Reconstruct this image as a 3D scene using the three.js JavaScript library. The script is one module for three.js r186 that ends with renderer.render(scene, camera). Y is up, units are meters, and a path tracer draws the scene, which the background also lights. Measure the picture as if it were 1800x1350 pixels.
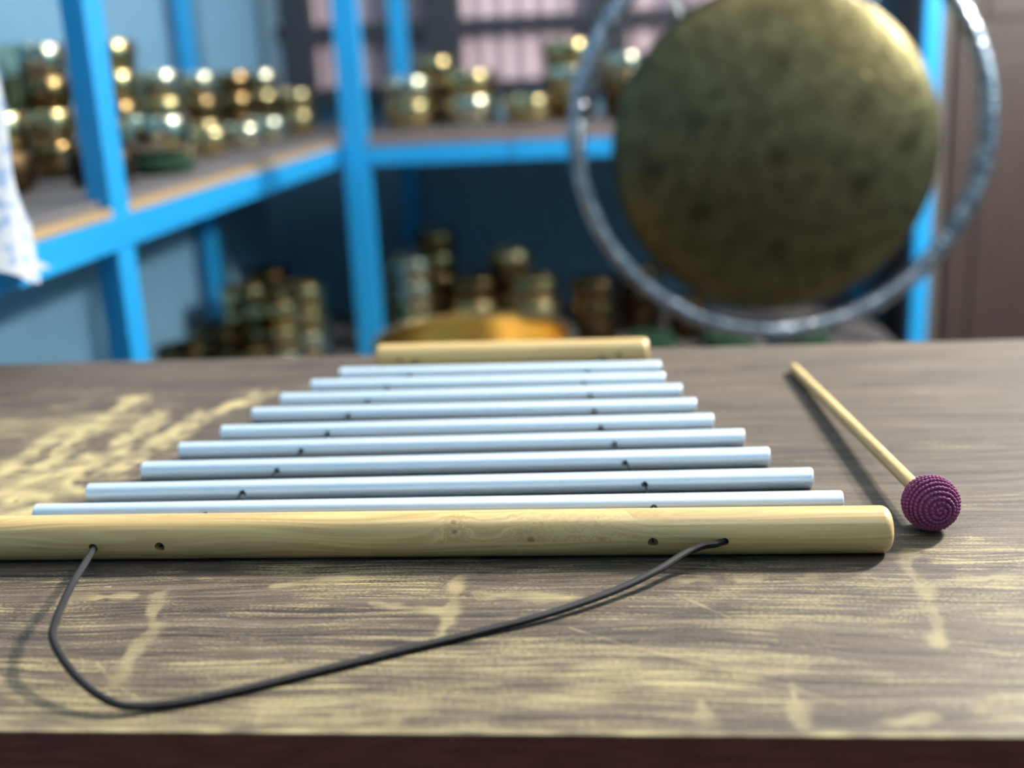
import * as THREE from 'three';
import { mergeGeometries, mergeVertices } from 'three/addons/utils/BufferGeometryUtils.js';
import { RoundedBoxGeometry } from 'three/addons/geometries/RoundedBoxGeometry.js';
import { RectAreaLightUniformsLib } from 'three/addons/lights/RectAreaLightUniformsLib.js';
import { Brush, Evaluator, SUBTRACTION } from 'three-bvh-csg';
import { createNoise2D } from 'simplex-noise';

// ---------------------------------------------------------------- camera, light, exposure
const scene = new THREE.Scene();
const D = Math.PI / 180;
const TOP = 0.75;                                   // height of the table top
const camera = new THREE.PerspectiveCamera(2 * Math.atan(675 / 2000) / D, 1800 / 1350, 0.02, 50);
camera.position.set(0, TOP + 0.29, 0);
camera.rotation.order = 'YXZ';
camera.rotation.set(-15.6 * D, 5.5 * D, -2.75 * D);
camera.focus = 0.69;
camera.userData.fStop = 2.9;
scene.background = new THREE.Color(0.8, 0.95, 1.1);

const renderer = new THREE.WebGLRenderer({ antialias: true });
renderer.toneMapping = THREE.LinearToneMapping;
renderer.toneMappingExposure = 0.74;
renderer.shadowMap.enabled = true;
RectAreaLightUniformsLib.init();

// hazy low sun and sky through the wide high window in the right wall (outside the frame)
const WINDOW_LIGHT = { at: [1.7, 2.5, -2.2], w: 2.2, h: 1.6, power: 5.6 };
const sun = new THREE.DirectionalLight(new THREE.Color(1, 0.95, 0.84), 11);
sun.position.set(0 + 0.98 * 4, TOP + 4, -0.75 - 0.80 * 4); sun.target.position.set(0, TOP, -0.75); sun.castShadow = true;
sun.shadow.radius = 9; sun.shadow.mapSize.set(4096, 4096); sun.shadow.camera.near = 0.5; sun.shadow.camera.far = 12;
sun.shadow.camera.left = sun.shadow.camera.bottom = -3; sun.shadow.camera.right = sun.shadow.camera.top = 3; sun.shadow.bias = -0.0005;
sun.name = 'sun'; scene.add(sun, sun.target);
const wl = new THREE.RectAreaLight(new THREE.Color(0.92, 0.97, 1), WINDOW_LIGHT.power, WINDOW_LIGHT.w, WINDOW_LIGHT.h);
wl.position.set(1.66, WINDOW_LIGHT.at[1], WINDOW_LIGHT.at[2]); wl.lookAt(0, WINDOW_LIGHT.at[1], WINDOW_LIGHT.at[2]);
wl.name = 'window_daylight'; scene.add(wl);
const FILL_PANELS = [[-0.1, 3.43, -0.6], [0.7, 3.43, 0.9]], FILL_POWER = 3.6;       // two unseen ceiling panels, added as fill light

// ---------------------------------------------------------------- helpers
function rng(seed) { return () => { seed = (seed + 0x6d2b79f5) | 0; let t = Math.imul(seed ^ (seed >>> 15), 1 | seed); t = (t + Math.imul(t ^ (t >>> 7), 61 | t)) ^ t; return ((t ^ (t >>> 14)) >>> 0) / 4294967296; }; }
const n2 = createNoise2D(rng(7)), n2b = createNoise2D(rng(21));
const clamp = (v, a = 0, b = 1) => Math.min(b, Math.max(a, v));
const sst = (a, b, v) => { const t = clamp((v - a) / (b - a)); return t * t * (3 - 2 * t); };
const mix = (a, b, t) => a + (b - a) * t;
const mix3 = (a, b, t) => [mix(a[0], b[0], t), mix(a[1], b[1], t), mix(a[2], b[2], t)];
function tex(w, h, fn, srgb = true, repeat) {
  const d = new Uint8Array(w * h * 4);
  for (let j = 0; j < h; j++) for (let i = 0; i < w; i++) {
    const c = fn((i + 0.5) / w, (j + 0.5) / h), o = (j * w + i) * 4;
    if (typeof c === 'number') { d[o] = d[o + 1] = d[o + 2] = clamp(c) * 255; } else { d[o] = clamp(c[0], 0, 255); d[o + 1] = clamp(c[1], 0, 255); d[o + 2] = clamp(c[2], 0, 255); }
    d[o + 3] = 255;
  }
  const t = new THREE.DataTexture(d, w, h); t.magFilter = THREE.LinearFilter; t.minFilter = THREE.LinearMipmapLinearFilter; t.generateMipmaps = true;
  t.wrapS = t.wrapT = repeat || THREE.RepeatWrapping; if (srgb) t.colorSpace = THREE.SRGBColorSpace; t.needsUpdate = true; return t;
}
const taken = {};
const numbered = (n) => { const k = taken[n] = (taken[n] ?? -1) + 1; return k ? n + '_' + String(k).padStart(3, '0') : n; };
const shadows = (o) => { o.castShadow = true; o.receiveShadow = true; return o; };
const part = (name, g, m, parent) => { const o = shadows(new THREE.Mesh(g, m)); o.name = name; parent.add(o); return o; };
function thing(name, label, category, pos = [0, 0, 0], group) {
  const o = new THREE.Group(); o.name = numbered(name); o.position.set(...pos); o.userData = { label, category }; if (group) o.userData.group = group; scene.add(o); return o;
}
function single(name, g, m, label, category, pos = [0, 0, 0], group) {
  const o = shadows(new THREE.Mesh(g, m)); o.name = numbered(name); o.position.set(...pos); o.userData = { label, category }; if (group) o.userData.group = group; scene.add(o); return o;
}
function struct(name, g, m) { const o = shadows(new THREE.Mesh(g, m)); o.name = name; o.userData = { kind: 'structure' }; scene.add(o); return o; }
const box = (x0, x1, y0, y1, z0, z1) => new THREE.BoxGeometry(x1 - x0, y1 - y0, z1 - z0).translate((x0 + x1) / 2, (y0 + y1) / 2, (z0 + z1) / 2);
function rbox(x0, x1, y0, y1, z0, z1, r = 0.003) { return new RoundedBoxGeometry(x1 - x0, y1 - y0, z1 - z0, 2, r).translate((x0 + x1) / 2, (y0 + y1) / 2, (z0 + z1) / 2); }
const V = (a) => new THREE.Vector3(...a);
const std = (o) => new THREE.MeshStandardMaterial(o), phy = (o) => new THREE.MeshPhysicalMaterial(o);

// ---------------------------------------------------------------- materials of the room
const plaster = tex(256, 256, (u, v) => { const n = n2(u * 6, v * 6) * 0.5 + n2b(u * 24, v * 24) * 0.3; return [108 + n * 8, 150 + n * 8, 176 + n * 8]; });
const wallMat = std({ map: plaster, roughness: 0.8 });
const ceilMat = std({ color: 0xc4ced4, roughness: 0.9 });
const floorTex = tex(512, 512, (u, v) => { const n = n2(u * 8, v * 8) * 0.5 + n2b(u * 40, v * 40) * 0.4; return [92 + n * 16, 86 + n * 15, 80 + n * 14]; });
const floorMat = std({ map: floorTex, roughness: 0.7 });
const blueTex = tex(256, 256, (u, v) => { const n = n2(u * 5, v * 5) * 0.6 + n2b(u * 30, v * 30) * 0.3; return [28 + n * 6, 152 + n * 9, 214 + n * 9]; });
const blueMat = phy({ map: blueTex, roughness: 0.42, clearcoat: 0.15, clearcoatRoughness: 0.4 });
const darkFrame = std({ color: 0x2e3036, roughness: 0.5 });

// ---------------------------------------------------------------- the room
const X0 = -1.12, X1 = 1.7, Z0 = -3.75, Z1 = 1.6, CEIL = 3.5;
struct('floor', box(X0 - 0.15, X1 + 0.15, -0.15, 0, Z0 - 0.15, Z1 + 0.15), floorMat);
struct('ceiling', box(X0 - 0.15, X1 + 0.15, CEIL, CEIL + 0.15, Z0 - 0.15, Z1 + 0.15), ceilMat);
struct('wall_left', box(X0 - 0.15, X0, 0, CEIL, Z0, Z1), wallMat);
struct('wall_back', box(X0 - 0.15, X1 + 0.15, 0, CEIL, Z0 - 0.15, Z0), wallMat);
struct('wall_front', box(X0 - 0.15, X1 + 0.15, 0, CEIL, Z1, Z1 + 0.15), std({ map: tex(256, 256, (u, v) => { const n = n2(u * 6, v * 6) * 0.5 + n2b(u * 24, v * 24) * 0.3; return [92 + n * 8, 150 + n * 8, 182 + n * 8]; }), roughness: 0.8 }));
{ // right wall with the opening of the high window
  const [wx, wy, wz] = WINDOW_LIGHT.at, hw = WINDOW_LIGHT.w / 2 + 0.04, hh = WINDOW_LIGHT.h / 2 + 0.04;
  const g = mergeGeometries([box(X1, X1 + 0.15, 0, wy - hh, Z0, Z1), box(X1, X1 + 0.15, wy + hh, CEIL, Z0, Z1), box(X1, X1 + 0.15, wy - hh, wy + hh, Z0, wz - hw), box(X1, X1 + 0.15, wy - hh, wy + hh, wz + hw, Z1)]);
  struct('wall_right', g, wallMat);
  const w = new THREE.Group(); w.name = 'window_2'; w.userData = { kind: 'structure' }; scene.add(w);
  const f = [box(X1 + 0.0, X1 + 0.06, wy - hh, wy - hh + 0.04, wz - hw, wz + hw), box(X1 + 0.0, X1 + 0.06, wy + hh - 0.04, wy + hh, wz - hw, wz + hw), box(X1, X1 + 0.06, wy - hh, wy + hh, wz - hw, wz - hw + 0.04), box(X1, X1 + 0.06, wy - hh, wy + hh, wz + hw - 0.04, wz + hw)];
  part('window_frame', mergeGeometries(f), std({ color: 0xe6e6e2, roughness: 0.5 }), w);
  part('mullion', box(X1 + 0.01, X1 + 0.05, wy - hh, wy + hh, wz - hw - 0.0 + 0.01, wz - hw + 0.05), std({ color: 0xe6e6e2, roughness: 0.5 }), w);
  part('glass_pane', box(X1 + 0.025, X1 + 0.03, wy - hh + 0.04, wy + hh - 0.04, wz - hw + 0.04, wz + hw - 0.04), phy({ color: 0xffffff, roughness: 0.0, transmission: 1, thickness: 0, ior: 1.45 }), w);
}
{ // window in the back wall: dark frame, pale pink curtains behind it
  const w = new THREE.Group(); w.name = 'window_1'; w.userData = { kind: 'structure' }; scene.add(w);
  const y0 = 0.98, y1 = 2.2;
  for (const x of [-0.985, -0.52, 0.0, 0.5]) part('mullion', rbox(x - (x < -0.9 ? 0.045 : 0.055), x + 0.055, y0, y1, Z0 + 0.03, Z0 + 0.09), darkFrame, w);
  for (const y of [y0, 1.17, y1]) part('transom', rbox(-1.05, 0.55, y - 0.02, y + 0.02, Z0 + 0.04, Z0 + 0.08), darkFrame, w);
  const pinkTex = tex(256, 256, (u, v) => { const n = n2(u * 10, v * 3) * 0.5 + n2b(u * 90, v * 90) * 0.4; return [206 + n * 10, 180 + n * 10, 187 + n * 10]; });
  const pink = std({ map: pinkTex, roughness: 0.95, side: THREE.DoubleSide });
  for (const xc of [-0.76, -0.26, 0.25]) {
    const g = new THREE.PlaneGeometry(0.4, y1 - y0 - 0.02, 48, 4), p = g.attributes.position;
    for (let i = 0; i < p.count; i++) p.setZ(i, 0.012 + 0.008 * Math.sin(p.getX(i) * 95 + xc * 40));
    g.computeVertexNormals(); g.translate(xc, (y0 + y1) / 2, Z0 + 0.005);
    part('curtain', g, pink, w);
  }
}
struct('trim_1', rbox(X0 + 0.015, X0 + 0.085, 0.9, 2.4, Z0, Z0 + 0.03), std({ color: 0xd0d8de, roughness: 0.6 }));

// unseen ceiling panels, added for fill and highlights on tubes and gong
for (const [i, [x, y, z]] of FILL_PANELS.entries()) {
  const t = thing('added_fill_panel', i ? 'added white ceiling fill light panel, unseen, behind the photographer' : 'added white ceiling fill light panel, unseen, above the table', 'lamp', [x, y, z]);
  const fr = [box(-0.62, 0.62, -0.02, CEIL - y, -0.52, -0.5), box(-0.62, 0.62, -0.02, CEIL - y, 0.5, 0.52), box(-0.62, -0.6, -0.02, CEIL - y, -0.5, 0.5), box(0.6, 0.62, -0.02, CEIL - y, -0.5, 0.5)];
  part('frame', mergeGeometries(fr), std({ color: 0xf0f0f0, roughness: 0.5 }), t);
  part('diffuser', box(-0.6, 0.6, 0.0, 0.01, -0.5, 0.5), std({ color: 0xffffff, roughness: 0.7, emissive: new THREE.Color(1, 0.98, 0.94), emissiveIntensity: 1.5 }), t);
  const l = new THREE.RectAreaLight(new THREE.Color(1, 0.98, 0.95), FILL_POWER, 1.2, 1.0); l.name = 'fill_panel_light'; l.position.set(0, -0.025, 0); l.rotation.x = -Math.PI / 2; t.add(l);
}

// pendant globe lamp, above and right of the table
{
  const P = [1.5, 1.8, -1.85], t = thing('pendant_lamp', 'white globe lamp hanging on a cord high at the right', 'lamp', P);
  part('cord', new THREE.CylinderGeometry(0.003, 0.003, CEIL - P[1] - 0.13, 8).translate(0, 0.11 + (CEIL - P[1] - 0.13) / 2, 0), darkFrame, t);
  part('socket', new THREE.CylinderGeometry(0.02, 0.026, 0.07, 24).translate(0, 0.085, 0), darkFrame, t);
  part('ceiling_rose', new THREE.CylinderGeometry(0.04, 0.05, 0.02, 24).translate(0, CEIL - P[1] - 0.01, 0), darkFrame, t);
  part('globe', new THREE.SphereGeometry(0.06, 32, 24), std({ color: 0xffffff, roughness: 0.4, emissive: new THREE.Color(1, 0.96, 0.88), emissiveIntensity: 30 }), t);
  const l = new THREE.PointLight(new THREE.Color(1, 0.96, 0.88), 25, 0, 2); l.castShadow = true; l.shadow.radius = 2.5; l.name = 'globe_light'; t.add(l);
}

// ---------------------------------------------------------------- the table
const TX0 = -0.692, TX1 = 0.75, TZ0 = -1.16, TZ1 = -0.449;
const STREAK = [[[-0.4447, -0.7304], [-0.4646, -0.8852], [-0.4596, -1.0129]], [[-0.4835, -0.8026], [-0.4852, -0.9176]], [[-0.4259, -0.7938], [-0.4129, -0.8532], [-0.4143, -0.955]], [[-0.3967, -0.8053], [-0.3852, -0.8809], [-0.3731, -0.9438], [-0.3366, -1.0133]], [[-0.4388, -0.7195], [-0.433, -0.758], [-0.4061, -0.7664]], [[-0.3953, -0.8814], [-0.3792, -0.8911]], [[-0.4158, -0.7242], [-0.4345, -0.8472]], [[-0.4601, -0.759], [-0.4583, -0.8079]]];
const RUB = [[[-0.0966, -0.6124], [-0.0955, -0.5791], [-0.0968, -0.5363]], [[-0.2732, -0.5918], [-0.2585, -0.5464], [-0.2594, -0.5213], [-0.2551, -0.4899]], [[0.168, -0.642], [0.164, -0.6123], [0.166, -0.5835]], [[0.1655, -0.57], [0.1584, -0.5328]], [[0.0365, -0.6052], [0.048, -0.608]], [[0.0672, -0.6062], [0.0771, -0.6076]], [[0.1011, -0.6072], [0.1078, -0.6094]], [[0.0352, -0.4796], [0.0373, -0.4604]], [[0.0789, -0.474], [0.0789, -0.4576]], [[-0.1703, -0.4613], [-0.1423, -0.4586]], [[-0.1345, -0.4601], [-0.1079, -0.4618]], [[0.1168, -0.4602], [0.1375, -0.4641]], [[0.1901, -0.6045], [0.2228, -0.6099]], [[0.159, -0.4699], [0.1746, -0.4644]], [[-0.1733, -0.6096], [-0.1533, -0.6132]], [[-0.2059, -0.6023], [-0.1798, -0.6081]], [[-0.0822, -0.5897], [-0.03, -0.5856]], [[-0.1429, -0.5796], [-0.0989, -0.5688]], [[-0.3347, -0.585], [-0.2855, -0.5919]]];
const SCRATCH = [[[-0.2741, -0.5124], [-0.2563, -0.4926], [-0.2364, -0.4768]], [[-0.0287, -0.5499], [0.0042, -0.5289], [0.0418, -0.5117]], [[0.0483, -0.5073], [0.0763, -0.4914], [0.1067, -0.4718]], [[-0.3098, -0.5153], [-0.2913, -0.5095]], [[0.0307, -0.5885], [0.0564, -0.561]], [[0.0794, -0.494], [0.0775, -0.4645]]];
const MX0 = -0.72, MX1 = 0.5;                         // width that the colour map covers; it mirrors beyond
const TW = 2048, TH = 2048;
const wear = new Float32Array(TW * TH);
function stroke(list, width, strength) {
  const px = (MX1 - MX0) / TW, pz = (TZ1 - TZ0) / TH;
  for (const line of list) for (let s = 0; s < line.length - 1; s++) {
    const [ax, az] = line[s], [bx, bz] = line[s + 1], m = width * 2.2;
    const i0 = Math.max(0, Math.floor((Math.min(ax, bx) - m - MX0) / px)), i1 = Math.min(TW - 1, Math.ceil((Math.max(ax, bx) + m - MX0) / px));
    const j0 = Math.max(0, Math.floor((Math.min(az, bz) - m - TZ0) / pz)), j1 = Math.min(TH - 1, Math.ceil((Math.max(az, bz) + m - TZ0) / pz));
    for (let j = j0; j <= j1; j++) for (let i = i0; i <= i1; i++) {
      const x = MX0 + i * px, z = TZ0 + j * pz, dx = bx - ax, dz = bz - az;
      const t = clamp(((x - ax) * dx + (z - az) * dz) / (dx * dx + dz * dz)), d = Math.hypot(x - ax - dx * t, z - az - dz * t);
      const ragged = width * (0.9 + 0.55 * n2(x * 38, z * 26) + 0.4 * n2b(x * 70, z * 50) + 0.2 * n2(x * 60, z * 300));
      const k = strength * (1 - sst(ragged * 0.25, ragged * 1.25, d)) * (0.8 + 0.35 * n2b(x * 34, z * 30));
      const o = j * TW + i; if (k > wear[o]) wear[o] = k;
    }
  }
}
stroke(STREAK, 0.018, 0.95); stroke(RUB, 0.0065, 0.6); stroke(SCRATCH, 0.0016, 0.55);
const cDark = [40, 35, 32], cMid = [78, 67, 57], cLight = [106, 92, 77], cPale = [174, 158, 112];
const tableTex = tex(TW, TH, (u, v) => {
  const x = mix(MX0, MX1, u), z = mix(TZ0, TZ1, v);
  const w = z + 0.010 * n2(x * 2.2, z * 7) + 0.003 * n2b(x * 7, z * 22);
  const coarse = n2(x * 1.6, w * 46), med = n2b(x * 4, w * 170), fine = n2(x * 11, w * 620), hair = n2b(x * 40, w * 1500), dots = n2(x * 300, w * 1500);
  let t = 0.47 + 0.2 * coarse + 0.26 * med + 0.26 * fine + 0.22 * hair + 0.16 * dots;
  let c = t < 0.5 ? mix3(cDark, cMid, sst(0, 0.5, t)) : mix3(cMid, cLight, sst(0.5, 1.05, t));
  // rubbed, pale raised grain: much of the front of the table, patches elsewhere
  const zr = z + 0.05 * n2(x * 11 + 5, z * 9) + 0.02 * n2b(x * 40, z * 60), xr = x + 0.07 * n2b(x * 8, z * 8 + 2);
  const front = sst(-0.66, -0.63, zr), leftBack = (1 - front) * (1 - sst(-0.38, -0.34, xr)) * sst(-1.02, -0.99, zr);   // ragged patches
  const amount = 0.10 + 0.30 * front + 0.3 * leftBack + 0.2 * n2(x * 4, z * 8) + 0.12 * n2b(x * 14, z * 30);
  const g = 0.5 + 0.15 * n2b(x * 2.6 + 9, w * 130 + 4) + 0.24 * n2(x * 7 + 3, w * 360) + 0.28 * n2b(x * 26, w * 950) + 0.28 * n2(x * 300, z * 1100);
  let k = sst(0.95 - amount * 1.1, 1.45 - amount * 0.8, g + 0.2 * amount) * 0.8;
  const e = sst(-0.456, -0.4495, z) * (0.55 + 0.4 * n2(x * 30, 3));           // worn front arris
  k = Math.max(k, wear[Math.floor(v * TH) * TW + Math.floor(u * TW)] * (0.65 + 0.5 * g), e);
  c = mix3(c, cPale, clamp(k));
  const speck = n2(x * 900, z * 1600) * 5;
  return [c[0] + speck, c[1] + speck, c[2] + speck];
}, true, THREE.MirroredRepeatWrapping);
const tableBump = tex(1024, 1024, (u, v) => 0.5 + 0.22 * n2(u * 20, v * 260) + 0.2 * n2b(u * 90, v * 420) + 0.1 * n2(u * 300, v * 300), false);
tableBump.repeat.set(5, 3);
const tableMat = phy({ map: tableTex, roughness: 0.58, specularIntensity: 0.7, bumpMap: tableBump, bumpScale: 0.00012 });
const edgeTex = tex(1024, 64, (u, v) => { const n = n2(u * 14, v * 9) * 0.6 + n2b(u * 70, v * 24) * 0.3; return [116 + n * 22, 52 + n * 14, 36 + n * 10]; });
const edgeMat = phy({ map: edgeTex, roughness: 0.6, specularIntensity: 0.6 });
{
  const t = thing('table', 'dark brown wood-grain table with worn pale patches, carrying the chime and the mallet', 'table');
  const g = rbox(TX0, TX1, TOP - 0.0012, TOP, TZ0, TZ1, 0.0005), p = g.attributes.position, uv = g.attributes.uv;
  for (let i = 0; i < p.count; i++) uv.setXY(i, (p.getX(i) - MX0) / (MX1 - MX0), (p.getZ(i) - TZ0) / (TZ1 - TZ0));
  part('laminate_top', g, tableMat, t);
  const s = rbox(TX0, TX1, TOP - 0.042, TOP - 0.0012, TZ0, TZ1 - 0.0002, 0.0008), ps = s.attributes.position, us = s.attributes.uv;
  for (let i = 0; i < ps.count; i++) us.setXY(i, ps.getX(i) / 0.6, (ps.getY(i) - TOP) / 0.045);
  part('edge_band', s, edgeMat, t);
  for (const x of [TX0 + 0.06, TX1 - 0.06]) for (const z of [TZ0 + 0.06, TZ1 - 0.06]) part('leg', rbox(x - 0.025, x + 0.025, 0, TOP - 0.042, z - 0.025, z + 0.025), edgeMat, t);
  part('apron', rbox(TX0 + 0.06, TX1 - 0.06, TOP - 0.12, TOP - 0.042, TZ0 + 0.05, TZ0 + 0.07), edgeMat, t);
}

// ---------------------------------------------------------------- the chime
const woodBarTex = (seed, len) => tex(2048, 256, (u, v) => {
  const x = u * len, a = v;                                              // a: once round the bar
  const ca = Math.cos(a * 2 * Math.PI), sa = Math.sin(a * 2 * Math.PI);
  let w = a * 0.09 + 0.003 * n2(x * 7 + seed, sa * 0.8) + 0.004 * n2b(x * 3 + seed, ca);
  for (const [kx, ka, r] of [[0.314, 0.9, 0.01], [0.36, 0.96, 0.014], [0.392, 0.9, 0.026]]) { const dx = x - kx, da = (a - ka) * 0.09, d2 = (dx * dx + da * da) / (r * r); w += 0.01 * Math.exp(-d2) * (1 + 0.5 * n2(x * 120, a * 14)); }
  const coarse = n2(x * 3.2 + seed, w * 260), fine = n2b(x * 8 + seed, w * 1100), pore = n2(x * 60, w * 2600 + seed);
  let c = mix3([208, 180, 120], [162, 127, 74], clamp(0.34 + 0.30 * coarse + 0.18 * fine));
  c = mix3(c, [150, 112, 66], clamp(0.30 * sst(0.35, 0.9, pore) * sst(-0.1, 0.6, coarse)));
  for (const [kx, ka, r] of [[0.314, 0.925, 0.0026], [0.36, 0.985, 0.0034], [0.313, 0.855, 0.0026]]) { const dx = x - kx, da = (a - ka) * 0.09, d = Math.hypot(dx, da * 1.1) / r * (1 + 0.3 * n2(x * 400, a * 40)); c = mix3(c, [120, 78, 40], 0.7 * (1 - sst(0.25, 1, d))); c = mix3(c, [158, 120, 70], 0.35 * Math.exp(-((d - 1.8) ** 2) * 3)); }
  return c;
});
function barGeometry(len, r, fillet, holes) {                            // axis along x, centred
  const pts = [new THREE.Vector2(0, -len / 2)];
  for (let i = 0; i <= 8; i++) { const a = i / 8 * Math.PI / 2; pts.push(new THREE.Vector2(r - fillet + fillet * Math.sin(a), -len / 2 + fillet - fillet * Math.cos(a))); }
  for (let i = 1; i < 24; i++) pts.push(new THREE.Vector2(r, -len / 2 + fillet + (len - 2 * fillet) * i / 24));
  for (let i = 8; i >= 0; i--) { const a = i / 8 * Math.PI / 2; pts.push(new THREE.Vector2(r - fillet + fillet * Math.sin(a), len / 2 - fillet + fillet * Math.cos(a))); }
  pts.push(new THREE.Vector2(0, len / 2));
  const g = new THREE.LatheGeometry(pts, 64), p = g.attributes.position, uv = g.attributes.uv;
  for (let i = 0; i < p.count; i++) uv.setY(i, p.getY(i) / len + 0.5);
  for (let i = 0; i < p.count; i++) { const u = uv.getX(i), v = uv.getY(i); uv.setXY(i, v, u); }
  g.rotateZ(-Math.PI / 2);                                                // y -> x; lathe angle 0 (z+) stays at the front
  let b = new Brush(g); b.updateMatrixWorld();
  const ev = new Evaluator(); ev.useGroups = false;
  for (const [hx, hy, hr] of holes) { const c = new Brush(new THREE.CylinderGeometry(hr, hr, r * 3, 24).rotateX(Math.PI / 2).translate(hx, hy, 0)); c.updateMatrixWorld(); b = ev.evaluate(b, c, SUBTRACTION); }
  return b.geometry;
}
const chime = thing('tubular_chime', 'hand chime of nine silver tubes strung between two pale wooden bars, with black cord loop', 'chime', [-0.127, TOP, -0.645]);
const toChime = ([x, y, z]) => new THREE.Vector3(x + 0.127, y, z + 0.645);
{
  const R1 = 0.0142, L1 = 0.574, cx = -0.127;
  const hx = [-0.328, -0.285, 0.019, 0.061].map((x) => x - cx);
  const m = phy({ map: woodBarTex(3, L1), roughness: 0.42, clearcoat: 0.55, clearcoatRoughness: 0.14 });
  const b = part('wooden_bar', barGeometry(L1, R1, 0.006, [[hx[0], -0.0012, 0.0026], [hx[1], -0.0012, 0.0031], [hx[2], -0.0012, 0.0031], [hx[3], -0.0012, 0.0026]]), m, chime);
  b.position.set(0, R1, 0); b.userData.label = 'longer pale lacquered wooden bar in front, drilled with four holes';
  const R2 = 0.0128, L2 = 0.273, c2 = -0.1055;
  const m2 = phy({ map: woodBarTex(11, L2), roughness: 0.45, clearcoat: 0.5, clearcoatRoughness: 0.2 });
  const b2 = part('wooden_bar', barGeometry(L2, R2, 0.005, [[-0.2 - c2, -0.003, 0.0031], [-0.015 - c2, -0.003, 0.0031], [-0.216 - c2, 0, 0.0026], [0.002 - c2, 0, 0.0026]]), m2, chime);
  b2.position.set(c2 + 0.127, R2, -1.1 + 0.645); b2.userData.label = 'shorter pale wooden bar at the far end';
}
const TUBES = [[-0.4017, -0.7049, 0.144, -0.7109], [-0.3818, -0.7441, 0.132, -0.755], [-0.3596, -0.7895, 0.1087, -0.7998], [-0.3474, -0.8347, 0.0955, -0.8436], [-0.3277, -0.8779, 0.0756, -0.8848], [-0.3167, -0.9275, 0.0651, -0.9292], [-0.3035, -0.9709, 0.0558, -0.9742], [-0.287, -1.0158, 0.0426, -1.0137], [-0.2693, -1.0579, 0.0407, -1.0552]];
const brushed = tex(1024, 256, (u, v) => 0.5 + 0.2 * n2(u * 6, v * 120) + 0.2 * n2b(u * 220, v * 90) + 0.1 * n2(u * 60, v * 60), false);
brushed.repeat.set(3, 1);
const tubeRough = tex(512, 128, (u, v) => 0.42 + 0.05 * n2(u * 40, v * 60) + 0.03 * n2b(u * 4, v * 90), false);
const tubeMat = std({ color: new THREE.Color(0.68, 0.78, 0.86), metalness: 0.55, roughness: 1, roughnessMap: tubeRough, bumpMap: brushed, bumpScale: 0.00004 });
const TR = 0.0071;
const nodeL = [], nodeR = [];
for (const [xa, za0, xb, zb0] of TUBES) {
  const za = za0 + 0.0028, zb = zb0 + 0.0028;
  const len = Math.hypot(xb - xa, zb - za), ri = 0.0056, ch = 0.0007;
  const prof = [[ri, -len / 2 + ch * 0.4], [ri + ch * 0.4, -len / 2], [TR - ch, -len / 2], [TR, -len / 2 + ch], [TR, len / 2 - ch], [TR - ch, len / 2], [ri + ch * 0.4, len / 2], [ri, len / 2 - ch * 0.4], [ri, -len / 2 + ch * 0.4]].map((q) => new THREE.Vector2(...q));
  const g = new THREE.LatheGeometry(prof, 48), p = g.attributes.position, uv = g.attributes.uv;
  for (let i = 0; i < p.count; i++) uv.setXY(i, p.getY(i) / 0.55, uv.getX(i));
  // crease the profile corners
  const flat = g.toNonIndexed(); const nrm = flat.attributes.normal, pp = flat.attributes.position;
  for (let i = 0; i < pp.count; i += 3) {
    const ys = [0, 1, 2].map((k) => pp.getY(i + k)), rs = [0, 1, 2].map((k) => Math.hypot(pp.getX(i + k), pp.getZ(i + k)));
    const dr = Math.max(...rs) - Math.min(...rs), dy = Math.max(...ys) - Math.min(...ys);
    const outer = Math.min(...rs) > (ri + TR) / 2;
    for (let k = 0; k < 3; k++) {
      const r = rs[k] || 1, ux = pp.getX(i + k) / r, uz = pp.getZ(i + k) / r;
      if (dr < 1e-5) nrm.setXYZ(i + k, outer ? ux : -ux, 0, outer ? uz : -uz);
      else { const s = Math.sign(ys[0] + ys[1] + ys[2]); const ny = dy < 1e-6 ? s : s * 0.707, nr = dy < 1e-6 ? 0 : (outer ? 0.707 : -0.707); nrm.setXYZ(i + k, ux * nr, ny, uz * nr); }
    }
  }
  flat.rotateZ(-Math.PI / 2);
  let b = new Brush(flat); b.updateMatrixWorld(); const ev = new Evaluator(); ev.useGroups = false;
  for (const s of [-1, 1]) { const c = new Brush(new THREE.CylinderGeometry(0.0025, 0.0025, 0.03, 20).rotateX(Math.PI / 2).translate(s * 0.276 * len, 0, 0)); c.updateMatrixWorld(); b = ev.evaluate(b, c, SUBTRACTION); }
  const o = part('metal_tube', b.geometry, tubeMat, chime);
  o.position.copy(toChime([(xa + xb) / 2, TR, (za + zb) / 2])); o.rotation.y = -Math.atan2(zb - za, xb - xa);
  const mid = [(xa + xb) / 2, (za + zb) / 2], ux = (xb - xa) / len, uz = (zb - za) / len;
  nodeL.push([mid[0] - ux * 0.276 * len, TR, mid[1] - uz * 0.276 * len]); nodeR.push([mid[0] + ux * 0.276 * len, TR, mid[1] + uz * 0.276 * len]);
}
const cordBump = tex(64, 64, (u, v) => 0.5 + 0.5 * Math.sin((u * 2 + v) * 6.283 * 2) * Math.sin((u * 2 - v) * 6.283 * 2), false);
const cordMat = (rx) => { const t = cordBump.clone(); t.repeat.set(rx, 2); t.needsUpdate = true; return phy({ color: 0x07080b, roughness: 0.75, bumpMap: t, bumpScale: 0.0004 }); };
const stringMat = cordMat(200);
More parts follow.
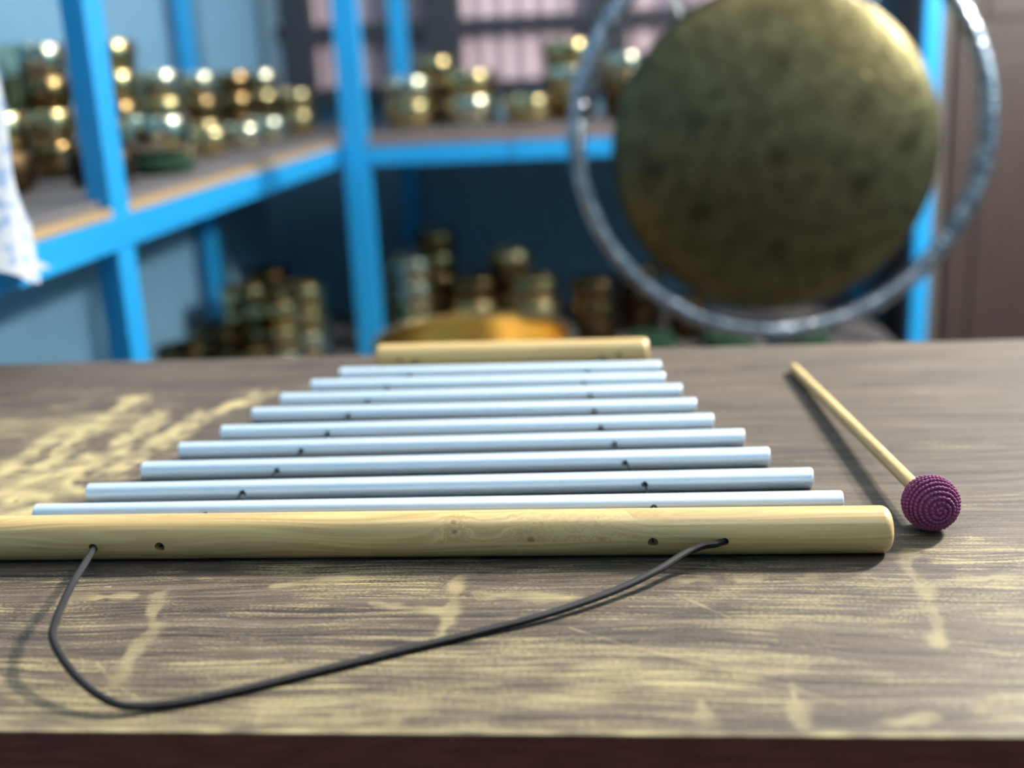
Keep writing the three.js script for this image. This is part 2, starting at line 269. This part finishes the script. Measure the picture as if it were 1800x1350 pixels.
for (const [a, b, z1] of [[nodeL, -0.285, -0.2], [nodeR, 0.019, -0.015]].map(([n, x, xr]) => [n, x, xr])) {
  const pts = [[b, 0.013, -0.632], [b, 0.013, -0.658], ...a.flatMap((p, i) => i ? [[(p[0] + a[i - 1][0]) / 2, 0.0022, (p[2] + a[i - 1][2]) / 2], p] : [p]), [z1, 0.0098, -1.088], [z1, 0.0098, -1.112]].map(toChime);
  part('string', new THREE.TubeGeometry(new THREE.CatmullRomCurve3(pts, false, 'centripetal'), 200, 0.0005, 8), stringMat, chime);
}
{
  const C = [[-0.3271, 0.0125, -0.6301], [-0.3176, 0.017, -0.5976], [-0.3051, 0.023, -0.556], [-0.2997, 0.021, -0.5305], [-0.2965, 0.0185, -0.5161], [-0.2943, 0.0175, -0.5099], [-0.2858, 0.0155, -0.4975], [-0.2677, 0.011, -0.4792], [-0.252, 0.007, -0.4687], [-0.2395, 0.004, -0.4651], [-0.2175, 0.0023, -0.4695], [-0.1927, 0.0022, -0.4796], [-0.1552, 0.0022, -0.4991], [-0.1156, 0.0022, -0.5203], [-0.0736, 0.0024, -0.5418], [-0.0442, 0.0035, -0.5562], [-0.0199, 0.0046, -0.5713], [0.0021, 0.0058, -0.5877], [0.0219, 0.0085, -0.604], [0.0372, 0.011, -0.6195], [0.0478, 0.0125, -0.6265], [0.0565, 0.0131, -0.6285]];
  const pts = [[-0.328, 0.0125, -0.648], [-0.328, 0.0125, -0.638], ...C, [0.0606, 0.0131, -0.634], [0.061, 0.013, -0.65]].map(toChime);
  const o = part('carrying_cord', new THREE.TubeGeometry(new THREE.CatmullRomCurve3(pts, false, 'centripetal'), 420, 0.0021, 14), cordMat(170), chime);
  o.userData.label = 'black braided elastic cord looping forward from the bar';
}

// ---------------------------------------------------------------- the mallet
{
  const RB = 0.0172, ball = V([0.1917, 0.0175, -0.6776]), tip = V([0.1647, 0.0046, -1.0558]);
  const t = thing('mallet', 'pale wooden mallet with a crocheted purple ball head, right of the chime', 'mallet', [ball.x, TOP, ball.z]);
  ball.set(0, 0.0175, 0); tip.sub(V([0.1917, 0, -0.6776]));
  const dir = tip.clone().sub(ball), L = dir.length(); dir.normalize();
  const q = new THREE.Quaternion().setFromUnitVectors(new THREE.Vector3(0, 1, 0), dir);
  const sp = []; for (const [r, y] of [[0, 0], [0.0046, 0], [0.0047, L * 0.3], [0.0048, L * 0.7], [0.0046, L - 0.008], [0.004, L - 0.003], [0.0028, L - 0.0006], [0, L]]) sp.push(new THREE.Vector2(r, y));
  const sg = new THREE.LatheGeometry(sp, 24); const su = sg.attributes.uv, spp = sg.attributes.position; for (let i = 0; i < spp.count; i++) su.setXY(i, su.getX(i), spp.getY(i) / 0.4);
  const st = tex(128, 1024, (u, v) => { const n = n2(u * 5 + n2b(u * 2, v * 3), v * 5), f = n2b(u * 22, v * 18); return mix3([208, 180, 122], [168, 132, 80], clamp(0.4 + 0.3 * n + 0.22 * f)); });
  const stick = part('handle', sg, phy({ map: st, roughness: 0.5, clearcoat: 0.2, clearcoatRoughness: 0.3 }), t); stick.position.copy(ball); stick.quaternion.copy(q);
  // crocheted cover: rows of stitches round the handle axis, each stitch a small slanted loop
  const st1 = mergeVertices(new THREE.IcosahedronGeometry(1, 1).deleteAttribute('uv').deleteAttribute('normal'));
  const gs = [], rnd = rng(5), rows = 16, M = new THREE.Matrix4(), Q = new THREE.Quaternion(), Z = new THREE.Vector3();
  const core = new THREE.SphereGeometry(RB - 0.0014, 40, 28); core.deleteAttribute('uv'); gs.push(core.toNonIndexed());
  for (let k = 0; k < rows; k++) {
    const th = Math.PI * (1 - (k + 0.4) / (rows + 0.4)), ring = Math.sin(th) * RB, cnt = Math.max(5, Math.round(2 * Math.PI * ring / 0.0023));
    for (let i = 0; i < cnt; i++) {
      const ph = (i + 0.5 * (k % 2) + 0.15 * (rnd() - 0.5)) / cnt * 2 * Math.PI + k * 0.3, tt = th + (i / cnt - 0.5) * Math.PI / rows * 0.9;
      const n = new THREE.Vector3(Math.sin(tt) * Math.cos(ph), Math.cos(tt), Math.sin(tt) * Math.sin(ph));
      const along = new THREE.Vector3(-Math.sin(ph), 0, Math.cos(ph)), up = new THREE.Vector3().crossVectors(n, along).normalize();
      const d = along.clone().addScaledVector(up, 0.45).normalize(), e = new THREE.Vector3().crossVectors(n, d);
      M.makeBasis(d.multiplyScalar(0.00135), e.multiplyScalar(0.00105), n.clone().multiplyScalar(0.00125));
      M.setPosition(n.clone().multiplyScalar(RB - 0.0007 + 0.0003 * (rnd() - 0.5)));
      const g = st1.clone(); g.applyMatrix4(M); g.computeVertexNormals(); gs.push(g.toNonIndexed());
    }
  }
  const cover = part('crocheted_head', mergeGeometries(gs), phy({ color: 0x7d3d66, roughness: 0.85, sheen: 0.5, sheenColor: new THREE.Color(0.8, 0.45, 0.65), sheenRoughness: 0.4 }), t);
  cover.position.copy(ball); cover.quaternion.copy(q); cover.userData.label = 'purple crocheted yarn ball';
}

// ---------------------------------------------------------------- blue shelving
const SH = TOP + 0.29 - 0.155;        // top of the main shelf
const LO = 0.28;                      // top of the low shelf
const boardTex = tex(512, 512, (u, v) => { const n = n2(u * 4, v * 18) * 0.5 + n2b(u * 40, v * 60) * 0.4; return [112 + n * 14, 104 + n * 13, 104 + n * 12]; });
const boardMat = std({ map: boardTex, roughness: 0.6 });
const lipTex = tex(512, 64, (u, v) => { const n = n2(u * 30, v * 6) * 0.5 + n2b(u * 90, v * 20) * 0.4; return [178 + n * 18, 146 + n * 16, 104 + n * 14]; });
const lipBrown = std({ map: tex(512, 64, (u, v) => { const n = n2(u * 30, v * 6) * 0.5 + n2b(u * 90, v * 20) * 0.4; return [128 + n * 16, 92 + n * 14, 66 + n * 12]; }), roughness: 0.7 });
const lipMat = std({ map: lipTex, roughness: 0.7 });
{
  const t = thing('shelf_rack', 'bright blue steel rack of shelves along the left wall, holding brass bowls', 'shelf rack');
  const xf = -0.70, xb = -1.06, H2 = 1.8, zs = [-0.25, -1.58, -2.95];
  for (const z of zs) { if (z > -2) part('post', rbox(xf - 0.035, xf, 0, H2, z - 0.03, z + 0.03), blueMat, t); part('post', rbox(xb - 0.035, xb, 0, H2, z - 0.02, z + 0.02), blueMat, t); }
  for (const y of [SH - 0.025, LO - 0.02, H2]) {
    part('rail', rbox(xf - 0.034, xf + 0.002, y - 0.046, y, -3.6, -0.22), blueMat, t);
    part('rail', rbox(xb - 0.034, xb + 0.002, y - 0.04, y, -3.6, -0.22), blueMat, t);
  }
  for (const [y, th] of [[SH, 0.025], [LO, 0.02]]) {
    part('shelf_board', box(xb - 0.03, xf - 0.018, y - th, y, -3.6, -0.22), boardMat, t);
    part('edge_strip', rbox(xf - 0.018, xf - 0.001, y - th, y - th + 0.013, -2.92, -0.22), lipMat, t);
  }
}
{
  const t = thing('shelf_rack', 'bright blue steel rack of shelves along the back wall, behind the gong', 'shelf rack');
  const zf = -2.9, zb = -3.66, H2 = 1.8;
  for (const [x, w] of [[-0.684, 0.064], [0.745, 0.04]]) { part('post', rbox(x, x + w, 0, H2, zf - 0.04, zf), blueMat, t); part('post', rbox(x, x + 0.055, 0, H2, zb - 0.03, zb), blueMat, t); }
  part('post', rbox(0.55, 0.6, 0, H2, zb - 0.03, zb), blueMat, t);
  for (const y of [SH - 0.025, LO - 0.02]) {
    part('rail', rbox(-0.62, -0.258, y - 0.048, y, zf - 0.03, zf), blueMat, t);
    part('rail', rbox(-0.252, 0.745, y - 0.048, y, zf - 0.03, zf), blueMat, t);
    part('rail', rbox(-0.665, 0.78, y - 0.04, y, zb - 0.03, zb), blueMat, t);
  }
  for (const [y, th] of [[SH, 0.025], [LO, 0.02]]) {
    part('shelf_board', box(-0.66, 0.74, y - th, y, zb, zf - 0.018), boardMat, t);
    part('edge_strip', rbox(-0.62, 0.745, y - th, y - th + 0.014, zf - 0.018, zf - 0.001), lipBrown, t);
  }
}

// ---------------------------------------------------------------- singing bowls
const hammer = tex(512, 256, (u, v) => { let h = 0.5 + 0.25 * n2(u * 40, v * 26) + 0.15 * n2b(u * 90, v * 60); return h; }, false);
const bowlTex = (a, b) => tex(256, 128, (u, v) => mix3(a, b, clamp(0.5 + 0.45 * n2(u * 9, v * 6) + 0.25 * n2b(u * 40, v * 30))));
const bowlMats = {
  brass: std({ map: bowlTex([224, 202, 148], [176, 152, 102]), metalness: 1, roughness: 0.1, bumpMap: hammer, bumpScale: 0.00015 }),
  pale: std({ map: bowlTex([232, 224, 194], [192, 184, 152]), metalness: 1, roughness: 0.1, bumpMap: hammer, bumpScale: 0.00015 }),
  bronze: std({ map: bowlTex([168, 138, 90], [112, 90, 60]), metalness: 1, roughness: 0.15, bumpMap: hammer, bumpScale: 0.0002 }),
  dark: std({ map: bowlTex([104, 82, 54], [62, 50, 36]), metalness: 1, roughness: 0.36, bumpMap: hammer, bumpScale: 0.0005 }),
  gold: std({ map: bowlTex([238, 214, 158], [208, 182, 128]), metalness: 1, roughness: 0.25, bumpMap: hammer, bumpScale: 0.0003 }),
};
const bowlProfile = (d, h, th = 0.035 * d) => {
  const o = [[0, 0], [0.25, 0], [0.36, 0.04], [0.43, 0.12], [0.47, 0.3], [0.493, 0.52], [0.5, 0.68], [0.493, 0.85], [0.48, 0.96], [0.472, 1]];
  const pts = o.map(([r, y]) => new THREE.Vector2(r * d, y * h)); const k = o.slice(1).reverse();
  pts.push(new THREE.Vector2(0.44 * d, h)); for (const [r, y] of k.slice(2)) pts.push(new THREE.Vector2(r * d - th, Math.max(th, y * h))); pts.push(new THREE.Vector2(0, th)); return pts;
};
const bowlGeo = new Map();
function bowlGeometry(d, kind) { const key = d + kind; if (!bowlGeo.has(key)) bowlGeo.set(key, new THREE.LatheGeometry(bowlProfile(d, d * (kind === 'tall' ? 0.62 : 0.52)), 40)); return bowlGeo.get(key); }
const colourWord = { brass: 'brass', pale: 'pale brass', bronze: 'bronze', dark: 'dark bronze', gold: 'golden brass' };
const layerWord = (i, n) => n === 1 ? 'alone, ' : i === 0 ? 'bottom of ' : i === n - 1 ? 'top of ' : n === 3 ? 'middle of ' : ['', 'second lowest of ', 'third lowest of ', 'fourth lowest of '][i];
const bowlRnd = rng(99);
function stack(x, z, y, d, mats, where, group) {
  const h = d * 0.52; let yy = y;
  mats.forEach((m, i) => {
    const o = single('singing_bowl', bowlGeometry(d, 'low'), bowlMats[m], colourWord[m] + ' bowl, ' + layerWord(i, mats.length) + where, 'bowl', [x, yy, z], group);
    o.rotation.y = bowlRnd() * 6.28; yy += h * 0.89;
  });
}
const ORD = ['first', 'second', 'third', 'fourth', 'fifth', 'sixth', 'seventh', 'eighth', 'ninth', 'tenth'];
// left shelf, against the wall
[[-1.0, -1.98, 0.12, ['bronze', 'brass', 'bronze', 'pale']], [-0.985, -2.24, 0.125, ['dark', 'bronze', 'brass', 'brass']], [-0.99, -2.49, 0.125, ['bronze', 'brass', 'pale']], [-0.985, -2.72, 0.12, ['brass', 'bronze', 'pale']], [-0.985, -3.0, 0.12, ['dark', 'bronze', 'bronze']], [-0.99, -3.25, 0.12, ['bronze', 'brass', 'pale']], [-0.98, -3.48, 0.12, ['bronze', 'bronze']]]
  .forEach(([x, z, d, m], i) => stack(x, z, SH, d, m, ORD[i] + ' stack along left wall past near blue post', 'bowls at the back of the left shelf'));
stack(-0.905, -1.38, SH, 0.13, ['pale', 'pale'], 'stack left of near blue post', 'bowls left of the near post');
stack(-0.945, -1.70, SH, 0.125, ['dark', 'brass'], 'stack just behind near blue post', 'bowls left of the near post');
stack(-0.82, -1.80, SH, 0.11, ['dark'], 'low beside the near blue post on the left shelf', 'bowls along the front of the left shelf');
stack(-0.80, -1.99, SH + 0.033, 0.125, ['pale'], 'on a green ring cushion, front of the left shelf', 'bowls along the front of the left shelf');
[[-0.85, -2.22, 0.085, ['brass']], [-0.86, -2.4, 0.105, ['brass']], [-0.84, -2.58, 0.105, ['pale']], [-0.84, -2.77, 0.115, ['pale']], [-0.86, -3.12, 0.12, ['brass', 'brass']]]
  .forEach(([x, z, d, m], i) => stack(x, z, SH, d, m, ORD[i] + ' along left shelf front past green cushion', 'bowls along the front of the left shelf'));
// back shelf
[[-0.555, -3.2, 0.14, ['brass', 'pale']], [-0.51, -3.42, 0.13, ['bronze', 'bronze', 'brass']], [-0.39, -3.24, 0.15, ['pale', 'brass']], [-0.225, -3.2, 0.14, ['brass']], [-0.115, -3.3, 0.15, ['bronze', 'pale', 'brass']], [0.035, -3.22, 0.12, ['dark', 'bronze', 'pale']], [0.62, -3.2, 0.13, ['dark', 'bronze']]]
  .forEach(([x, z, d, m], i) => stack(x, z, SH, d, m, (i === 6 ? 'back shelf stack behind the gong' : ORD[i] + ' stack on back shelf from corner post'), 'bowls on the back shelf'));
// low shelves
const LOW = [[-0.86, -1.98], [-0.99, -2.2], [-0.84, -2.2], [-0.97, -2.42], [-0.82, -2.4], [-0.96, -2.62], [-0.81, -2.6], [-0.95, -2.82], [-0.8, -2.8], [-0.96, -3.05]];
const kinds = ['brass', 'bronze', 'pale', 'dark', 'brass', 'bronze'];
LOW.forEach(([x, z], i) => stack(x, z, LO, 0.13, [0, 1, 2].concat(i > 5 ? [3] : []).map((k) => kinds[(i * 5 + k * 2 + (i % 3)) % 6]), ORD[i] + ' stack under left shelf, counted towards the corner', 'bowls on the low left shelf'));
[[-0.56, -3.06, 0.14, ['bronze', 'brass', 'pale', 'pale']], [-0.52, -3.26, 0.13, ['dark', 'bronze', 'bronze', 'brass', 'bronze']], [-0.39, -3.1, 0.14, ['bronze', 'gold', 'bronze']], [-0.3, -3.26, 0.13, ['dark', 'gold', 'bronze', 'gold']], [-0.22, -3.08, 0.14, ['bronze', 'gold', 'brass']], [-0.06, -3.1, 0.13, ['dark', 'bronze', 'bronze']], [0.07, -3.25, 0.13, ['dark', 'dark', 'bronze']], [0.2, -3.14, 0.12, ['dark', 'dark']]]
  .forEach(([x, z, d, m], i) => stack(x, z, LO, d, m, ORD[i] + ' stack under back shelf, counted from corner post', 'bowls on the low back shelf'));
// green ring cushions
const greenMat = phy({ color: 0x08301a, roughness: 0.9, sheen: 0.2, sheenColor: new THREE.Color(0.3, 0.7, 0.35) });
const ringGeo = (R, r) => new THREE.TorusGeometry(R, r, 14, 36).rotateX(Math.PI / 2).translate(0, r, 0);
single('ring_cushion', ringGeo(0.045, 0.016), greenMat, 'green ring cushion under the pale bowl on the left shelf', 'cushion', [-0.80, SH, -1.99]);
single('ring_cushion', ringGeo(0.045, 0.026), greenMat, 'green ring cushion on the low shelf left of the gong ring', 'cushion', [0.09, LO, -3.0]);
single('ring_cushion', ringGeo(0.045, 0.026), greenMat, 'green ring cushion on the low shelf under the left of the gong', 'cushion', [0.3, LO, -3.0]);
single('ring_cushion', ringGeo(0.045, 0.026), greenMat, 'green ring cushion on the low shelf under the middle of the gong', 'cushion', [0.5, LO, -3.02]);

// ---------------------------------------------------------------- large bowl on a stool
{
  const y = TOP + 0.29 - 0.43, h = 0.19, s = y - h;
  single('large_singing_bowl', new THREE.LatheGeometry(bowlProfile(0.36, h, 0.006), 72), bowlMats.gold, 'large golden brass bowl standing just behind the table', 'bowl', [-0.237, s, -1.85]);
  const t = thing('stool', 'round wooden stool under the large golden bowl', 'stool', [-0.237, 0, -1.85]);
  part('seat', new THREE.CylinderGeometry(0.16, 0.155, 0.03, 40).translate(0, s - 0.015, 0), edgeMat, t);
  for (let i = 0; i < 4; i++) { const a = Math.PI / 4 + i * Math.PI / 2; part('leg', new THREE.CylinderGeometry(0.016, 0.014, s - 0.03, 14).translate(Math.cos(a) * 0.11, (s - 0.03) / 2, Math.sin(a) * 0.11), edgeMat, t); }
}

// ---------------------------------------------------------------- gong in its ring stand
{
  const gx = 0.29, gy = TOP + 0.29 - 0.17, gz = -2.1, R = 0.292;
  const gongTex = tex(1024, 1024, (u, v) => {
    const x = u * 2 - 1, y = v * 2 - 1, r = Math.hypot(x, y), a = Math.atan2(y, x);
    let n = 0.5 + 0.22 * n2(x * 5, y * 5) + 0.2 * n2b(x * 16, y * 16) + 0.14 * n2(x * 40, y * 40) + 0.1 * n2b(r * 60, a * 3);
    let c = mix3([74, 68, 46], [128, 118, 84], clamp(n));
    const marks = [[0, 0], [0.03, 0.56], [-0.48, 0.22], [-0.74, -0.08], [-0.48, -0.34], [0, -0.57], [0.4, -0.66], [0.78, 0.04], [0.5, -0.2], [0.5, 0.28]];
    for (const [mx, my] of marks) { const d = Math.hypot(x - mx, y - my), pet = 0.055 + 0.012 * Math.cos(6 * Math.atan2(y - my, x - mx)); const k = Math.max(Math.exp(-(((d - pet) / 0.008) ** 2)), Math.exp(-(((d - 0.028) / 0.007) ** 2)), Math.exp(-((d / 0.014) ** 2))); c = mix3(c, [48, 42, 28], 0.75 * k); }
    return c;
  });
  const gongBump = tex(1024, 1024, (u, v) => { const x = u * 2 - 1, y = v * 2 - 1, r = Math.hypot(x, y); return 0.5 + 0.22 * n2(x * 14, y * 14) + 0.16 * n2b(x * 34, y * 34) + 0.06 * Math.sin(r * 260); }, false);
  const gm = std({ map: gongTex, metalness: 1, roughness: 0.42, bumpMap: gongBump, bumpScale: 0.0012, side: THREE.DoubleSide });
  const t = thing('gong', 'round hammered bronze gong hanging inside the metal ring stand', 'gong', [gx, gy, gz]);
  const prof = [[0, 0.045], [0.05, 0.0437], [0.1, 0.0398], [0.15, 0.0333], [0.2, 0.0242], [0.25, 0.0115], [0.275, 0.003], [0.287, -0.006], [0.292, -0.018], [0.292, -0.045], [0.289, -0.045], [0.289, -0.018], [0.28, -0.006], [0.25, 0.007], [0.2, 0.020], [0.1, 0.0358], [0, 0.041]].map((p) => new THREE.Vector2(p[0], p[1]));
  const g = new THREE.LatheGeometry(prof, 96), p = g.attributes.position, uv = g.attributes.uv;
  g.rotateX(Math.PI / 2);
  for (let i = 0; i < p.count; i++) uv.setXY(i, p.getX(i) / R / 2 + 0.5, p.getY(i) / R / 2 + 0.5);
  part('disc', g, gm, t);
  const ropeMat = std({ color: 0xc8ccc8, roughness: 0.85 });
  const ringC = V([0.298 - gx, TOP + 0.29 - 0.138 - gy, -0.02]), RR = 0.363;
  for (const s of [-1, 1]) {
    const a = Math.PI / 2 + s * -0.6, hole = [Math.cos(a) * 0.286, Math.sin(a) * 0.286, -0.032], up = [ringC.x + Math.cos(a) * RR, ringC.y + Math.sin(a) * RR, ringC.z];
    const pts = [[hole[0] * 0.985, hole[1] * 0.985, -0.034], [hole[0] * 1.02, hole[1] * 1.02, -0.034], [mix(hole[0], up[0], 0.7), mix(hole[1], up[1], 0.7), -0.03], [up[0] * 1.01, up[1] * 1.01, 0.0], [up[0] * 1.055, up[1] * 1.055, -0.02], [up[0] * 1.01, up[1] * 1.01, -0.042], [mix(hole[0], up[0], 0.7), mix(hole[1], up[1], 0.7), -0.036]].map(V);
    part('hanging_cord', new THREE.TubeGeometry(new THREE.CatmullRomCurve3(pts), 60, 0.004, 8), ropeMat, t);
  }
  const st = thing('gong_stand', 'silver metal ring stand around the gong, on a post with crossed feet', 'gong stand', [0.298, 0, -2.12]);
  const steelBump = tex(512, 64, (u, v) => 0.5 + 0.3 * n2(u * 60, v * 4) + 0.2 * n2b(u * 120, v * 8), false); steelBump.repeat.set(3, 1);
  const steelTex = tex(1024, 64, (u, v) => { const n = 0.5 + 0.4 * n2(u * 60, v * 3) + 0.3 * n2b(u * 150, v * 6); return mix3([116, 122, 128], [206, 210, 214], clamp(n)); });
  const steel = std({ map: steelTex, metalness: 1, roughness: 0.26, bumpMap: steelBump, bumpScale: 0.003 });
  const cy = TOP + 0.29 - 0.138;
  part('ring', new THREE.TorusGeometry(RR, 0.0165, 20, 160).translate(0, cy, 0), steel, st);
  part('post', new THREE.CylinderGeometry(0.02, 0.02, cy - RR - 0.02, 24).translate(0, (cy - RR - 0.02) / 2 + 0.01, 0), steel, st);
  part('foot', rbox(-0.28, 0.28, 0, 0.03, -0.02, 0.02), steel, st);
  part('foot', rbox(-0.02, 0.02, 0, 0.03, -0.24, 0.24), steel, st);
}

// ---------------------------------------------------------------- white cloth hanging at the left
{
  const lines = [[1.02, -1.222], [0.96, -1.232], [0.90, -1.246], [0.86, -1.276], [0.833, -1.302]];   // free edge: height, depth
  const edge = (y) => { if (y >= lines[0][0]) return mix(-1.222, -1.16, clamp((y - 1.02) / 0.76)); for (let i = 0; i < lines.length - 1; i++) if (y <= lines[i][0] && y >= lines[i + 1][0]) return mix(lines[i][1], lines[i + 1][1], (lines[i][0] - y) / (lines[i][0] - lines[i + 1][0])); return lines[4][1]; };
  const nu = 50, nv = 90, pos = [], uvs = [], idx = [];
  for (let j = 0; j <= nv; j++) for (let i = 0; i <= nu; i++) {
    const u = i / nu, v = j / nv, yb = 0.833 - 0.011 * sst(0, 0.1, u) + 0.056 * sst(0.1, 0.5, u), y = mix(1.806, yb, v);
    const e = edge(mix(1.806, 0.833, v)), z = mix(e, -0.92, u);
    const x = -0.672 + (0.012 * Math.sin(z * 55) + 0.006 * Math.sin(z * 120 + y * 9)) * sst(0, 0.25, v);
    pos.push(x, y, z); uvs.push(z * 4, y * 4);
  }
  for (let j = 0; j < nv; j++) for (let i = 0; i < nu; i++) { const a = j * (nu + 1) + i; idx.push(a, a + 1, a + nu + 1, a + 1, a + nu + 2, a + nu + 1); }
  const g = new THREE.BufferGeometry(); g.setAttribute('position', new THREE.Float32BufferAttribute(pos, 3)); g.setAttribute('uv', new THREE.Float32BufferAttribute(uvs, 2)); g.setIndex(idx); g.computeVertexNormals();
  const ct = tex(512, 512, (u, v) => { const k = sst(0.25, 0.6, n2(u * 9, v * 9) + 0.3 * n2b(u * 30, v * 30)); return mix3([196, 199, 204], [132, 158, 200], k * 0.8); });
  const o = single('hanging_cloth', g, std({ map: ct, roughness: 0.95, side: THREE.DoubleSide }), 'white cloth with faint blue print hanging over the rack at the left edge', 'cloth');
}

// ---------------------------------------------------------------- brown cupboard at the right
{
  const wt = tex(512, 1024, (u, v) => { const n = n2(u * 18, v * 2.5) * 0.5 + n2b(u * 70, v * 8) * 0.4; return [58 + n * 10, 44 + n * 9, 39 + n * 8]; });
  const m = phy({ map: wt, roughness: 0.5 });
  const stile = std({ color: 0x5e554e, roughness: 0.6 });
  const t = thing('cupboard', 'tall dark brown wooden cupboard at the right, behind the gong ring', 'cupboard', [0.83, 0, -3.1]);
  part('carcass', box(0.03, 0.8, 0.06, 2.1, -0.45, 0), m, t);
  part('corner_post', rbox(0, 0.03, 0, 2.12, -0.45, 0.012), stile, t);
  part('plinth', box(0.03, 0.8, 0, 0.06, -0.43, -0.02), m, t);
  for (const x of [0.04, 0.42]) {
    const d = part('door', rbox(x, x + 0.37, 0.08, 2.08, 0, 0.02), m, t);
    part('panel', rbox(x + 0.07, x + 0.3, 0.16, 1.0, 0.02, 0.028), m, d); part('panel', rbox(x + 0.07, x + 0.3, 1.1, 2.0, 0.02, 0.028), m, d);
    part('knob', new THREE.SphereGeometry(0.014, 16, 12).translate(x === 0.04 ? x + 0.34 : x + 0.03, 1.05, 0.032), bowlMats.bronze, d);
  }
}

renderer.render(scene, camera);
